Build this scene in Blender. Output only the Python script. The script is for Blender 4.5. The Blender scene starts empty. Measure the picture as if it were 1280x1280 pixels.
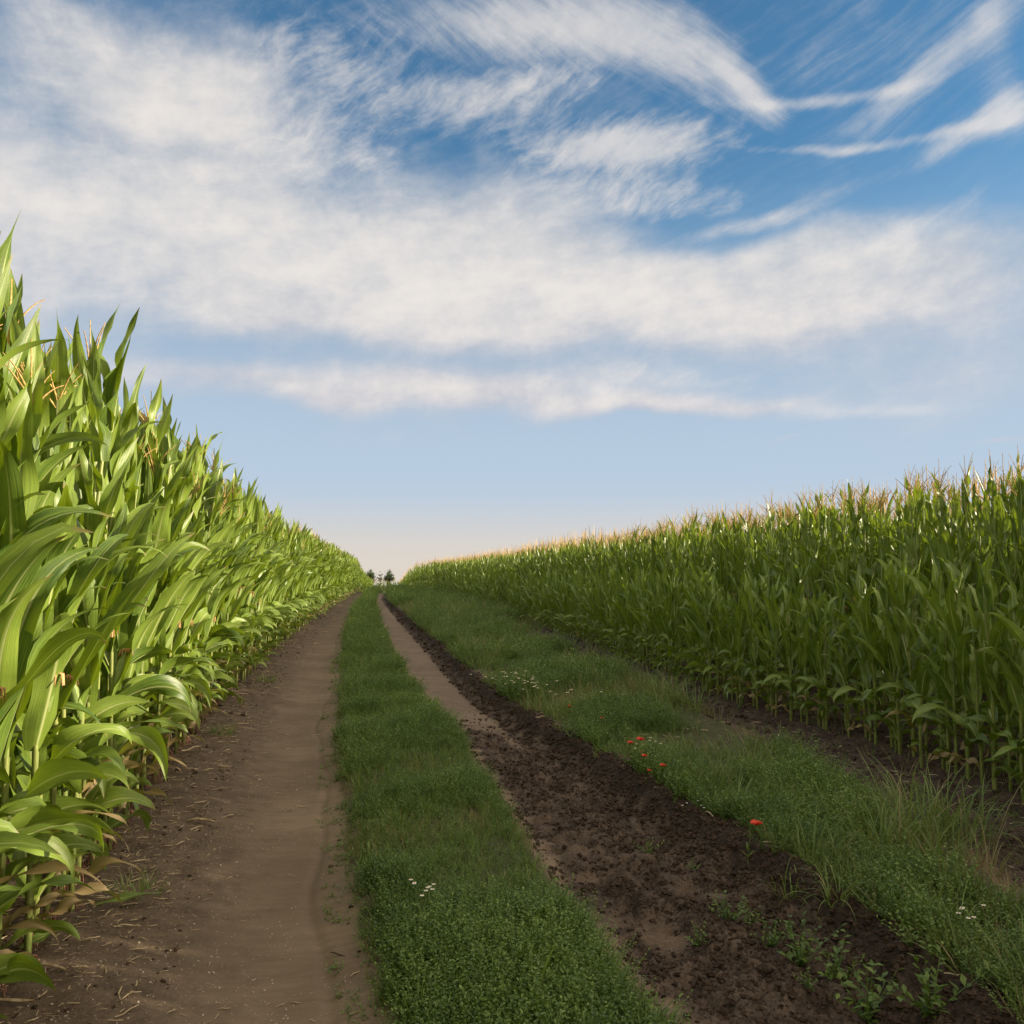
import bpy, math, random
import numpy as np

S = bpy.context.scene
COL = S.collection
rad = math.radians

# ---------------------------------------------------------------- camera
F_PX, EYE = 1100.0, 1.6                     # focal length in pixels of a 1280 px square frame, eye height
YAW, PITCH = rad(-9.3), rad(4.0)
cam_d = bpy.data.cameras.new('camera')
cam_d.sensor_width = 36.0
cam_d.lens = 36.0 * F_PX / 1280.0
cam_d.clip_start, cam_d.clip_end = 0.05, 20000.0
cam = bpy.data.objects.new('camera', cam_d)
COL.objects.link(cam)
cam.location = (0.0, 0.0, EYE)
cam.rotation_euler = (rad(90) + PITCH, 0.0, YAW)
S.camera = cam

def ray(px, py):
    """world direction through a point of the photograph (1280 px square)"""
    x, y, z = (px - 640.0) / F_PX, (640.0 - py) / F_PX, -1.0
    a = rad(90) + PITCH
    y, z = y * math.cos(a) - z * math.sin(a), y * math.sin(a) + z * math.cos(a)
    x, y = x * math.cos(YAW) - y * math.sin(YAW), x * math.sin(YAW) + y * math.cos(YAW)
    return np.array((x, y, z))

def spot(px, py, z=0.0):
    """point on the height z seen at that pixel"""
    d = ray(px, py)
    t = (z - EYE) / d[2]
    return d[0] * t, d[1] * t

# ---------------------------------------------------------------- node helper
class NT:
    def __init__(self, tree):
        self.t = tree
        tree.nodes.clear()
    def n(self, kind, ins=None, **props):
        nd = self.t.nodes.new(kind)
        for k, v in props.items():
            setattr(nd, k, v)
        for k, v in (ins or {}).items():
            sock = nd.inputs[k]
            if isinstance(v, bpy.types.NodeSocket):
                self.t.links.new(v, sock)
            else:
                sock.default_value = v
        return nd
    def m(self, op, a, b=0.0, c=0.0, clamp=False):
        return self.n('ShaderNodeMath', {0: a, 1: b, 2: c}, operation=op, use_clamp=clamp).outputs[0]
    def v(self, op, a, b=(0, 0, 0)):
        return self.n('ShaderNodeVectorMath', {0: a, 1: b}, operation=op).outputs[0]
    def mix(self, f, a, b, blend='MIX'):
        nd = self.n('ShaderNodeMix', {0: f, 6: a, 7: b}, data_type='RGBA', blend_type=blend)
        return nd.outputs[2]
    def noise(self, vec, scale, detail=4.0, rough=0.55, color=False, dist=0.0):
        nd = self.n('ShaderNodeTexNoise', {'Vector': vec, 'Scale': scale, 'Detail': detail, 'Roughness': rough, 'Distortion': dist})
        return nd.outputs['Color' if color else 'Fac']
    def ss(self, x, lo, hi, a=0.0, b=1.0):
        return self.n('ShaderNodeMapRange', {0: x, 1: lo, 2: hi, 3: a, 4: b}, interpolation_type='SMOOTHSTEP').outputs[0]
    def lin(self, x, lo, hi, a=0.0, b=1.0):
        return self.n('ShaderNodeMapRange', {0: x, 1: lo, 2: hi, 3: a, 4: b}).outputs[0]

# ---------------------------------------------------------------- sky and sun
SUN_EL, SUN_AZ = rad(13.5), rad(98.0)       # azimuth measured from +Y (down the track) towards +X
world = bpy.data.worlds.new('World')
S.world = world
world.use_nodes = True
w = NT(world.node_tree)
gen = w.n('ShaderNodeTexCoord').outputs['Generated']
sky = w.n('ShaderNodeTexSky', sky_type='NISHITA', sun_disc=False, sun_elevation=SUN_EL, sun_rotation=SUN_AZ,
          altitude=120.0, air_density=1.0, dust_density=0.7, ozone_density=3.0)
xyz = w.n('ShaderNodeSeparateXYZ', {0: gen}).outputs
az = w.m('MULTIPLY', w.m('ARCTAN2', xyz[0], xyz[1]), 1.1)
el = w.m('MULTIPLY', w.m('ARCSINE', xyz[2]), 1.1)
P0 = w.n('ShaderNodeCombineXYZ', {0: az, 1: el, 2: 0.0}).outputs[0]
def warp(p, scale, amount, detail=2.0):
    c = w.v('SUBTRACT', w.noise(p, scale, detail, 0.5, True), (0.5, 0.5, 0.5))
    s = w.n('ShaderNodeVectorMath', {0: c, 3: amount}, operation='SCALE').outputs[0]
    return w.v('ADD', p, s)
P1 = warp(P0, 4.0, 0.11)
P2 = warp(warp(P0, 3.0, 0.05, 1.0), 14.0, 0.014, 2.0)
def mapped(p, rot, sx, sy):
    return w.n('ShaderNodeMapping', {'Vector': p, 'Rotation': (0, 0, rad(rot)), 'Scale': (1 / sx, 1 / sy, 1)}, vector_type='TEXTURE').outputs[0]
def sky_at(px, py):
    d = ray(px, py)
    d = d / np.linalg.norm(d)
    return 1.1 * math.atan2(d[0], d[1]), 1.1 * math.asin(d[2])
def cloud_mass(p, px, py, rx, ry, rot, wgt):
    """soft-edged bank of cloud: centre, radii (thousandths of 1.1 rad), tilt, weight"""
    a, e = sky_at(px, py)
    q = w.n('ShaderNodeMapping', {'Vector': p, 'Location': (a, e, 0), 'Rotation': (0, 0, rad(rot)),
                                  'Scale': (rx / 1000, ry / 1000, 1)}, vector_type='TEXTURE').outputs[0]
    ln = w.n('ShaderNodeVectorMath', {0: q}, operation='LENGTH').outputs[1]
    return w.ss(ln, 1.0, 0.0, 0.0, wgt)
def total(lst):
    s = lst[0]
    for k in lst[1:]:
        s = w.m('ADD', s, k)
    return s
soft = total([cloud_mass(P1, *b) for b in [
    (-20, 190, 240, 200, 0, .75), (225, 130, 170, 140, 20, .50), (280, 270, 250, 200, 0, .70),
    (470, 330, 350, 170, 0, .75), (640, 285, 250, 130, 5, .65), (660, 390, 470, 120, 0, .70),
    (900, 365, 470, 95, 0, .62), (1190, 350, 360, 115, 0, .66), (1000, 425, 560, 60, 0, .26),
    (20, 330, 330, 170, 0, .52), (330, 488, 460, 42, 0, .70), (640, 497, 420, 48, 0, .74),
    (850, 512, 270, 24, 0, .70), (1220, 470, 380, 80, 0, .52), (330, 400, 460, 70, 0, .26),
    (150, 40, 350, 100, -8, .46), (120, 95, 220, 70, -8, .26), (480, 545, 330, 30, 0, .22), (960, 310, 280, 26, 4, .35),
    (600, 90, 420, 110, 0, .18), (180, 160, 620, 380, 0, .09), (620, 330, 700, 240, 0, .08), (1150, 300, 260, 40, 4, .25)]])
wisp_a = total([cloud_mass(P2, *b) for b in [                  # fanning down to the right from the top
    (730, 25, 270, 80, -8, .62), (850, 75, 210, 70, -30, .70), (930, 108, 100, 30, -38, .74), (560, 40, 280, 70, 0, .36),
    (640, 30, 300, 50, 0, .3)]])
wisp_b = total([cloud_mass(P2, *b) for b in [                  # sweeping up to the right
    (1190, 72, 230, 42, 27, .80), (1265, 110, 40, 120, 8, .45), (1240, 160, 160, 28, 12, .82), (1010, 121, 210, 12, -3, .62),
    (1080, 177, 300, 10, -4, .55), (1010, 255, 110, 30, 22, .48), (1060, 40, 260, 100, 15, .30), (920, 292, 200, 18, 8, .55),
    (1120, 288, 160, 22, 14, .66), (1060, 522, 160, 16, 3, .60), (985, 552, 46, 7, 8, .45), (1248, 548, 66, 8, 4, .6), (455, 660, 60, 6, 2, .35)]])
wisp_c = total([cloud_mass(P2, *b) for b in [                  # ribbed feathers in the middle
    (430, 95, 240, 100, -6, .60), (640, 108, 230, 40, 5, .66), (790, 190, 240, 54, 4, .82), (815, 252, 180, 40, -6, .80),
    (700, 165, 230, 52, -8, .55), (400, 190, 180, 70, -6, .48), (870, 480, 140, 28, -15, .45), (770, 478, 66, 38, 40, .5)]])
high = w.ss(el, 0.30, 0.62)
n_big = w.noise(mapped(P1, 0, 2.2, 6.0), 1.6, 6.0, 0.58)
n_streak = w.noise(mapped(P2, 8, 5.0, 16.0), 1.6, 7.0, 0.6)
n_a = w.noise(mapped(P2, -30, 6.0, 54.0), 1.3, 8.0, 0.66)
n_b = w.noise(mapped(P2, 22, 6.0, 58.0), 1.3, 8.0, 0.66)
n_c = w.noise(mapped(warp(P2, 9.0, 0.04, 2.0), 28, 20.0, 62.0), 1.0, 7.0, 0.64)
n_puff = w.noise(P2, 16.0, 8.0, 0.66)
field_s = total([soft, w.m('MULTIPLY_ADD', n_big, 0.7, -0.37), w.m('MULTIPLY_ADD', n_streak, 0.26, -0.13),
                 w.m('MULTIPLY_ADD', n_c, 0.13, -0.065), w.m('MULTIPLY_ADD', n_puff, 0.42, -0.21)])
dens_s = w.ss(field_s, 0.06, 1.08)
def fibrous(mask, nz, gain):
    t = total([mask, w.m('MULTIPLY_ADD', nz, gain, -0.5 * gain), w.m('MULTIPLY_ADD', n_puff, 0.5, -0.25)])
    return w.m('MULTIPLY', w.ss(t, 0.12, 1.15), w.ss(mask, 0.0, 0.3, 0.0, 0.80))
def over(*ds):
    inv_ = w.m('SUBTRACT', 1.0, ds[0])
    for d_ in ds[1:]:
        inv_ = w.m('MULTIPLY', inv_, w.m('SUBTRACT', 1.0, d_))
    return w.m('SUBTRACT', 1.0, inv_)
veil = w.m('MULTIPLY', w.m('MULTIPLY', w.ss(total([w.m('MULTIPLY', n_b, 0.7), w.m('MULTIPLY', n_puff, 0.35), w.m('MULTIPLY', n_big, 0.6)]), 0.7, 1.2), high), 0.26)
dens = w.m('MULTIPLY', over(dens_s, fibrous(wisp_a, n_a, 1.05), fibrous(wisp_b, n_b, 0.85), fibrous(wisp_c, n_c, 1.6), veil), 0.88)
thick = w.ss(total([w.m('MULTIPLY', soft, 0.45), w.m('MULTIPLY', total([wisp_a, wisp_b, wisp_c]), 0.55), w.m('MULTIPLY', n_streak, 0.9), w.m('MULTIPLY', n_puff, 1.0), w.m('MULTIPLY', n_c, 0.2), w.m('MULTIPLY', n_big, 1.0)]), 1.35, 2.6)
c_cloud = w.mix(thick, w.mix(w.ss(el, 0.2, 0.4), (5.5, 5.35, 5.9, 1), (5.2, 5.45, 5.9, 1)), (9.3, 8.6, 7.9, 1))
c_clear = w.mix(1.0, sky.outputs[0], w.mix(w.ss(el, 0.10, 0.45), (1.0, 1.05, 1.15, 1), (1.02, 1.58, 1.66, 1)), 'MULTIPLY')
c_low = w.mix(w.ss(el, 0.004, 0.125), (7.3, 6.6, 5.85, 1), (4.8, 6.0, 7.4, 1))       # bright air low over the horizon
c_sky = w.mix(w.ss(el, 0.10, 0.52, 1.0, 0.0), c_clear, c_low)
c_seen = w.mix(dens, c_sky, c_cloud)
# overhead and around the low sun, out of view, extra brightness added as warm fill light
fwd = ray(640, 640) / np.linalg.norm(ray(640, 640))
off = w.n('ShaderNodeVectorMath', {0: gen, 1: tuple(fwd)}, operation='DOT_PRODUCT').outputs[1]
sund = (math.sin(SUN_AZ) * math.cos(SUN_EL), math.cos(SUN_AZ) * math.cos(SUN_EL), math.sin(SUN_EL))
sdot = w.n('ShaderNodeVectorMath', {0: gen, 1: sund}, operation='DOT_PRODUCT').outputs[1]
c_glow = w.mix(w.ss(sdot, -0.2, 1.0), (8.5, 8.0, 7.6, 1), (17.0, 14.0, 10.5, 1))
c_all = w.mix(w.m('MULTIPLY', w.ss(off, 0.70, 0.40), w.ss(n_big, 0.25, 0.55, 0.55, 0.95)), c_seen, c_glow)
bg = w.n('ShaderNodeBackground', {'Color': c_all, 'Strength': 0.0505})
w.n('ShaderNodeOutputWorld', {0: bg.outputs[0]})

sun_d = bpy.data.lights.new('sun', 'SUN')
sun_d.energy, sun_d.angle, sun_d.color = 5.0, rad(0.5), (1.0, 0.86, 0.64)
sun = bpy.data.objects.new('sun', sun_d)
COL.objects.link(sun)
sun.rotation_euler = (rad(90) - SUN_EL, 0.0, rad(180) - SUN_AZ)      # shines from the right of the track
sun.location = (60, -8, 20)

S.view_settings.view_transform = 'Standard'
S.view_settings.look = 'None'
S.view_settings.exposure = 1.0
S.view_settings.gamma = 1.0
S.render.engine = 'CYCLES'
S.cycles.max_bounces = 7
S.cycles.diffuse_bounces = 3
S.cycles.transparent_max_bounces = 8
S.cycles.use_denoising = True
# ---------------------------------------------------------------- noise and terrain
RNG = np.random.default_rng(11)
TAB = RNG.random((8, 256, 256))

def vnoise(x, y, k=0):
    t = TAB[k % 8]
    x, y = np.asarray(x, float), np.asarray(y, float)
    ix, iy = np.floor(x).astype(int), np.floor(y).astype(int)
    fx, fy = x - ix, y - iy
    fx, fy = fx * fx * (3 - 2 * fx), fy * fy * (3 - 2 * fy)
    a, b = t[ix & 255, iy & 255], t[(ix + 1) & 255, iy & 255]
    c, d = t[ix & 255, (iy + 1) & 255], t[(ix + 1) & 255, (iy + 1) & 255]
    return (a * (1 - fx) + b * fx) * (1 - fy) + (c * (1 - fx) + d * fx) * fy

def fbm(x, y, k=0, octaves=4, gain=0.5):
    s, amp, tot = 0.0, 1.0, 0.0
    for o in range(octaves):
        s = s + amp * vnoise(x * 2 ** o + 17.3 * o, y * 2 ** o - 9.1 * o, k + o)
        tot += amp
        amp *= gain
    return s / tot

def sstep(x, a, b):
    t = np.clip((np.asarray(x, float) - a) / (b - a), 0, 1)
    return t * t * (3 - 2 * t)

def edge(pts, extra):
    xy = sorted([spot(*p) for p in pts] + extra, key=lambda q: q[1])
    ys, xs = np.array([q[1] for q in xy]), np.array([q[0] for q in xy])
    return lambda y: np.interp(np.log(np.maximum(y, 0.3)), np.log(ys), xs)

# long edges of the place, measured on the ground
E_CORN_L = edge([(45, 1198), (104, 1098), (181, 994), (272, 881), (345, 810), (400, 768), (436, 746)], [(-1.30, 2.0), (-1.0, 75), (-.95, 92), (-.2, 110), (.6, 128), (.5, 180)])
E_STRIP_L = edge([(483, 1280), (462, 1180), (440, 1100), (432, 1020), (420, 920), (424, 850), (430, 800), (440, 765), (456, 746)], [(0.06, 2.0), (0.45, 85), (1.6, 120), (2, 180)])
E_STRIP_R = edge([(835, 1280), (755, 1180), (690, 1100), (635, 1010), (572, 920), (530, 872), (508, 840), (482, 795), (470, 762), (470, 748)], [(1.15, 2.0), (1.1, 85), (2.2, 120), (3, 180)])
E_MUD_R = edge([(1240, 1280), (1090, 1170), (960, 1080), (800, 985), (690, 920), (610, 865), (545, 806), (505, 770), (482, 748)], [(2.3, 2.0), (1.9, 85), (2.7, 120), (3.6, 180)])
E_VERGE_R = edge([(1290, 1140), (1140, 1050), (1000, 960), (880, 895), (780, 850), (700, 815), (640, 790)], [(3.0, 2.0), (5.0, 32), (5.3, 60), (3.1, 85), (2.85, 120), (4, 180)])
E_CORN_R = edge([(1240, 985), (1100, 930), (940, 885), (800, 830), (690, 787), (580, 752)], [(4.7, 2.0), (5.4, 62), (3.3, 85), (3.0, 110), (4, 180)])

def base_z(y):
    """the land rolls over and falls away beyond the crest"""
    y = np.asarray(y, float)
    d = np.maximum(y - 66, 0)
    return -0.034 * d * sstep(d, 0, 55) * (d < 300) - (d >= 300) * (10.2 + 0.012 * (d - 300))

def ground_z(x, y):
    x, y = np.asarray(x, float), np.asarray(y, float)
    cl, sl, sr, mr, vr, cr = (e(y) for e in (E_CORN_L, E_STRIP_L, E_STRIP_R, E_MUD_R, E_VERGE_R, E_CORN_R))
    near = np.exp(-np.maximum(y, 0) / 30.0)
    wob = (fbm(x * 2.2, y * 2.2, 1, 3) - 0.5)
    z = base_z(y) + 0.05 * (fbm(x * .25, y * .25, 3, 2) - .5)
    # left wheel track: worn hollow, smooth
    mid = (cl + sl) / 2 + 0.15
    z = z - 0.035 * np.exp(-((x - (sl - 0.34)) / 0.32) ** 2) - 0.03 * np.exp(-((x - mid) / 0.5) ** 2)
    soil = sstep(x, cl + 0.95, cl + 0.15)                      # cloddy soil at the corn's foot
    z = z + soil * (0.045 + 0.06 * wob + 0.025 * (fbm(x * 14, y * 14, 2, 3) - .5))
    track = sstep(x, cl + .3, cl + .8) * sstep(x, sl + .02, sl - .1)
    z = z + track * (0.010 * (fbm(x * 2.5, y * 3 + x * 2, 5, 4) - .5) + 0.004 * (fbm(x * 22, y * 26, 6, 3) - .5))
    # a faint tyre groove along the grass side
    gx = sl - 0.16 + 0.05 * np.sin(y * 1.1) + 0.02 * np.sin(y * 3.7)
    z = z - track * 0.016 * np.exp(-((x - gx) / 0.028) ** 2) * sstep(fbm(y * .6, y * 0 + 3, 4, 2), .35, .6)
    # grass strip between the tracks
    strip = sstep(x, sl - .05, sl + .18) * sstep(x, sr + .05, sr - .2)
    z = z + strip * (0.05 + 0.05 * wob)
    # muddy right track with a broken bank on its right side
    mud = sstep(x, sr - .1, sr + .12) * sstep(x, mr + .08, mr - .1)
    yw = y + 3.0 * (fbm(x * 2.5, y * 1.2, 5, 3) - .5)
    wet = mud * sstep(yw, 10.5, 8.2) + mud * sstep(x, mr - .34, mr - .2) * sstep(yw, 8, 11)
    z = z - mud * (0.07 + 0.03 * sstep(x, sr, mr))
    cl1 = fbm(x * 9, y * 9, 2, 4, .55)
    cl2 = np.abs(fbm(x * 5 + 3, y * 7, 4, 3) - .5) * 2
    z = z + wet * (sstep(x, sr, sr + .3) * 0.045 * (sstep(cl1, .40, .66) - .35) + 0.03 * (cl2 - .25) + 0.035 * (fbm(x * 16, y * 16, 5, 3, .6) - .5) + 0.022 * (fbm(x * 36, y * 36, 1, 2) - .5))
    z = z + mud * (1 - sstep(yw, 10.5, 8.2)) * 0.03 * (fbm(x * 1.2, y * 3.2 - x * 1.5, 7, 3) - .5)
    bank = np.exp(-((x - (mr - .04 + .1 * wob)) / 0.13) ** 2) * sstep(y, 40, 20)
    z = z + bank * (0.09 + 0.09 * (fbm(x * 8, y * 5, 6, 4) - .35))
    # verge and the bare furrow before the right-hand corn
    verge = sstep(x, mr, mr + .3) * sstep(x, vr + .3, vr - .1)
    z = z + verge * (0.05 + 0.09 * wob + 0.04 * (fbm(x * 7, y * 7, 3, 2) - .5))
    furrow = sstep(x, vr - .1, vr + .2) * sstep(x, cr + .1, cr - .2)
    z = z + furrow * (-0.05 + 0.10 * wob + 0.05 * (fbm(x * 11, y * 11, 5, 3) - .5) * (near + .3))
    return z

def gz(x, y):
    return float(ground_z(np.array([x]), np.array([y]))[0])

def on_ground(px, py):
    z = 0.0
    for _ in range(4):
        x, y = spot(px, py, z)
        z = gz(x, y)
    return x, y, z

# ---------------------------------------------------------------- mesh building
class Shape:
    """vertices, quads, triangles; lf = (across, along, tint) per vertex; one material slot index per face"""
    def __init__(self):
        self.V, self.Q, self.T, self.L, self.mq, self.mt, self.n = [], [], [], [], [], [], 0
    def add(self, V, Q=None, T=None, L=None, mat=0):
        V = np.asarray(V, float).reshape(-1, 3)
        self.V.append(V)
        self.L.append(np.zeros_like(V) if L is None else np.asarray(L, float))
        if Q is not None and len(Q):
            Q = np.asarray(Q, np.int64).reshape(-1, 4)
            self.Q.append(Q + self.n)
            self.mq.append(np.full(len(Q), 0) + mat)
        if T is not None and len(T):
            T = np.asarray(T, np.int64).reshape(-1, 3)
            self.T.append(T + self.n)
            self.mt.append(np.full(len(T), 0) + mat)
        self.n += len(V)
        return self
    def arrays(self):
        cat = lambda l, sh, dt: np.concatenate(l) if l else np.zeros(sh, dt)
        return (cat(self.V, (0, 3), float), cat(self.Q, (0, 4), np.int64), cat(self.T, (0, 3), np.int64),
                cat(self.L, (0, 3), float), cat(self.mq, (0,), np.int64), cat(self.mt, (0,), np.int64))
    def join(self, other, mat=None):
        V, Q, T, L, mq, mt = other.arrays()
        self.add(V, Q, T, L)
        if len(Q): self.mq[-1] = mq if mat is None else np.full(len(Q), mat)
        if len(T): self.mt[-1] = mt if mat is None else np.full(len(T), mat)
        return self
    def scatter(self, proto, pos, rot, sc, tint=None, lean=None):
        """many copies of a shape joined into this one (for ground cover and the masses of far plants)"""
        V, Q, T, L, mq, mt = proto.arrays()
        n = len(pos)
        if n == 0:
            return self
        sc = np.broadcast_to(np.asarray(sc, float).reshape(n, -1) if np.ndim(sc) else np.full((n, 1), sc), (n, 3))
        P = V[None] * sc[:, None, :]
        if lean is not None:
            P = P.copy()
            P[:, :, 0] += lean[:, None, 0] * P[:, :, 2]
            P[:, :, 1] += lean[:, None, 1] * P[:, :, 2]
        c, s = np.cos(rot)[:, None], np.sin(rot)[:, None]
        W = np.stack([P[:, :, 0] * c - P[:, :, 1] * s, P[:, :, 0] * s + P[:, :, 1] * c, P[:, :, 2]], -1) + np.asarray(pos)[:, None, :]
        LL = np.repeat(L[None], n, 0).copy()
        if tint is not None:
            t = LL[:, :, 2]
            LL[:, :, 2] = np.where(t < 1.0, (t * 0.5 + tint[:, None] * 0.5), t)
        off = (np.arange(n) * len(V))[:, None, None]
        self.V.append(W.reshape(-1, 3)); self.L.append(LL.reshape(-1, 3))
        if len(Q):
            self.Q.append((Q[None] + off).reshape(-1, 4) + self.n); self.mq.append(np.tile(mq, n))
        if len(T):
            self.T.append((T[None] + off).reshape(-1, 3) + self.n); self.mt.append(np.tile(mt, n))
        self.n += n * len(V)
        return self
    def mesh(self, name, mats, smooth=True):
        V, Q, T, L, mq, mt = self.arrays()
        me = bpy.data.meshes.new(name)
        me.vertices.add(len(V))
        me.vertices.foreach_set('co', V.astype(np.float32).ravel())
        nq, nt = len(Q), len(T)
        me.loops.add(nq * 4 + nt * 3)
        me.loops.foreach_set('vertex_index', np.concatenate([Q.ravel(), T.ravel()]).astype(np.int32))
        me.polygons.add(nq + nt)
        me.polygons.foreach_set('loop_start', np.concatenate([np.arange(nq) * 4, nq * 4 + np.arange(nt) * 3]).astype(np.int32))
        me.polygons.foreach_set('material_index', np.concatenate([mq, mt]).astype(np.int32))
        me.polygons.foreach_set('use_smooth', np.full(nq + nt, bool(smooth)))
        me.update(calc_edges=True)
        me.attributes.new('lf', 'FLOAT_VECTOR', 'POINT').data.foreach_set('vector', L.astype(np.float32).ravel())
        for m in (mats if isinstance(mats, (list, tuple)) else [mats]):
            me.materials.append(m)
        return me
    def obj(self, name, mats, parent=None, smooth=True):
        o = bpy.data.objects.new(name, self.mesh(name, mats, smooth))
        COL.objects.link(o)
        if parent is not None:
            o.parent = parent
        return o

def tag(o, label=None, cat=None, group=None, kind=None):
    for k, v in (('label', label), ('category', cat), ('group', group), ('kind', kind)):
        if v:
            o[k] = v
    return o

def empty(name, loc, rz=0.0):
    o = bpy.data.objects.new(name, None)
    o.empty_display_size = 0.2
    COL.objects.link(o)
    o.location, o.rotation_euler = loc, (0, 0, rz)
    return o

def grid_faces(r, c):
    i, j = np.meshgrid(np.arange(r - 1), np.arange(c - 1), indexing='ij')
    a = (i * c + j).ravel()
    return np.stack([a, a + 1, a + c + 1, a + c], 1)

def tube(path, radii, sides=6, tint=0.0, cap=True):
    path = np.asarray(path, float)
    n = len(path)
    T = np.gradient(path, axis=0)
    T /= np.linalg.norm(T, axis=1)[:, None] + 1e-9
    ref = np.where(np.abs(T[:, 2:3]) > .9, np.array([[1., 0, 0]]), np.array([[0, 0, 1.]]))
    A = np.cross(T, ref); A /= np.linalg.norm(A, axis=1)[:, None] + 1e-9
    B = np.cross(T, A)
    th = np.arange(sides + 1) / sides * 2 * np.pi
    r = np.broadcast_to(np.asarray(radii, float), (n,))
    V = path[:, None] + r[:, None, None] * (A[:, None] * np.cos(th)[None, :, None] + B[:, None] * np.sin(th)[None, :, None])
    L = np.stack([np.broadcast_to(th / (2 * np.pi), (n, sides + 1)), np.broadcast_to(np.linspace(0, 1, n)[:, None], (n, sides + 1)), np.full((n, sides + 1), tint)], -1)
    return V.reshape(-1, 3), grid_faces(n, sides + 1), L.reshape(-1, 3)

# ---------------------------------------------------------------- materials
def material(name):
    m = bpy.data.materials.new(name)
    m.use_nodes = True
    return m, NT(m.node_tree)

def lf_attr(t):
    a = t.n('ShaderNodeAttribute', attribute_name='lf')
    return t.n('ShaderNodeSeparateXYZ', {0: a.outputs['Vector']}).outputs

def finish(t, shader, disp=None):
    t.n('ShaderNodeOutputMaterial', {0: shader})

def leafy(name, dark, light, rib=None, trans=(0.30, 0.42, 0.06), trans_f=0.4, rough=0.45, spec=0.4, dry=(0.30, 0.22, 0.10), veins=True, tips=False):
    m, t = material(name)
    u, v, r = lf_attr(t)[:3]
    geo = t.n('ShaderNodeNewGeometry')
    obj = t.n('ShaderNodeTexCoord').outputs['Object']
    blot = t.noise(geo.outputs['Position'], 9.0, 4.0, 0.6)
    k = t.m('ADD', t.m('MULTIPLY', r, 0.7), t.m('MULTIPLY_ADD', blot, 0.7, -0.2), clamp=True)
    col = t.mix(k, dark + (1,), light + (1,))
    bump = None
    if veins:
        lines = t.noise(t.n('ShaderNodeCombineXYZ', {0: t.m('MULTIPLY', u, 16.0), 1: t.m('MULTIPLY', v, 1.5), 2: t.m('MULTIPLY', r, 50.0)}).outputs[0], 1.6, 3.0, 0.6)
        col = t.mix(t.ss(lines, 0.40, 0.75, 0.0, 0.5), col, tuple(min(1, c * 1.8) for c in light) + (1,))
        bump = t.n('ShaderNodeBump', {'Height': lines, 'Strength': 0.25, 'Distance': 0.004}).outputs[0]
    if rib:
        au = t.m('ABSOLUTE', u)
        col = t.mix(t.m('MULTIPLY', t.ss(au, 0.13, 0.03), t.ss(v, 1.0, 0.3, 0.25, 0.9)), col, rib + (1,))
    if tips:
        col = t.mix(t.ss(t.m('ADD', v, t.m('MULTIPLY_ADD', blot, 0.30, -0.15)), 0.93, 1.0, 0.0, 0.85), col, tuple(c * .8 for c in dry) + (1,))
        pale = t.noise(geo.outputs['Position'], 45.0, 3.0, 0.6)
        col = t.mix(t.ss(pale, 0.66, 0.78, 0.0, 0.35), col, (0.30, 0.30, 0.12, 1))
    isdry = t.m('GREATER_THAN', r, 1.5)
    col = t.mix(isdry, col, dry + (1,))
    ins = {'Base Color': col, 'Roughness': rough, 'Specular IOR Level': spec}
    if bump: ins['Normal'] = bump
    p = t.n('ShaderNodeBsdfPrincipled', ins)
    tc = t.mix(1.0, t.mix(0.5, col, (0.5, 0.5, 0.5, 1)), tuple(c * 2.2 for c in trans) + (1,), 'MULTIPLY')
    tr = t.n('ShaderNodeBsdfTranslucent', {'Color': tc})
    mx = t.n('ShaderNodeMixShader', {0: trans_f, 1: p.outputs[0], 2: tr.outputs[0]})
    finish(t, mx.outputs[0])
    return m

def solid(name, a, b, scale=40.0, rough=0.8, spec=0.3, bump=0.3, dist=0.003, stretch=(1, 1, 1), coords='Object'):
    m, t = material(name)
    c = t.n('ShaderNodeTexCoord').outputs[coords]
    c = t.n('ShaderNodeMapping', {'Vector': c, 'Scale': stretch}).outputs[0]
    n = t.noise(c, scale, 5.0, 0.6)
    col = t.mix(t.ss(n, 0.3, 0.7), a + (1,), b + (1,))
    ins = {'Base Color': col, 'Roughness': rough, 'Specular IOR Level': spec}
    if bump:
        ins['Normal'] = t.n('ShaderNodeBump', {'Height': n, 'Strength': bump, 'Distance': dist}).outputs[0]
    finish(t, t.n('ShaderNodeBsdfPrincipled', ins).outputs[0])
    return m

M_CORN = leafy('corn_leaf', (0.017, 0.056, 0.012), (0.205, 0.280, 0.042), rib=(0.46, 0.50, 0.22), trans=(0.38, 0.48, 0.02), trans_f=0.22, tips=True, rough=0.36, spec=0.38)
M_STALK = leafy('corn_stalk', (0.10, 0.15, 0.030), (0.26, 0.28, 0.075), trans_f=0.05, rough=0.45)
M_TASSEL = solid('corn_tassel', (0.38, 0.24, 0.08), (0.62, 0.43, 0.16), 60, bump=0.5)
M_SILK = solid('corn_silk', (0.42, 0.20, 0.08), (0.62, 0.36, 0.18), 80, bump=0.5)
M_HUSK = leafy('corn_husk', (0.12, 0.19, 0.04), (0.26, 0.32, 0.10), trans_f=0.1)
M_ROOT = solid('prop_root', (0.16, 0.06, 0.05), (0.32, 0.17, 0.10), 60)
M_HERB = leafy('low_herb', (0.030, 0.078, 0.009), (0.265, 0.370, 0.075), trans=(0.32, 0.44, 0.06), trans_f=0.33, rough=0.42, spec=0.5, veins=False)
M_BLADE = leafy('grass_blade', (0.045, 0.095, 0.014), (0.22, 0.30, 0.075), trans=(0.34, 0.38, 0.10), trans_f=0.35, rough=0.5, veins=False, dry=(0.33, 0.25, 0.13))
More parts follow.
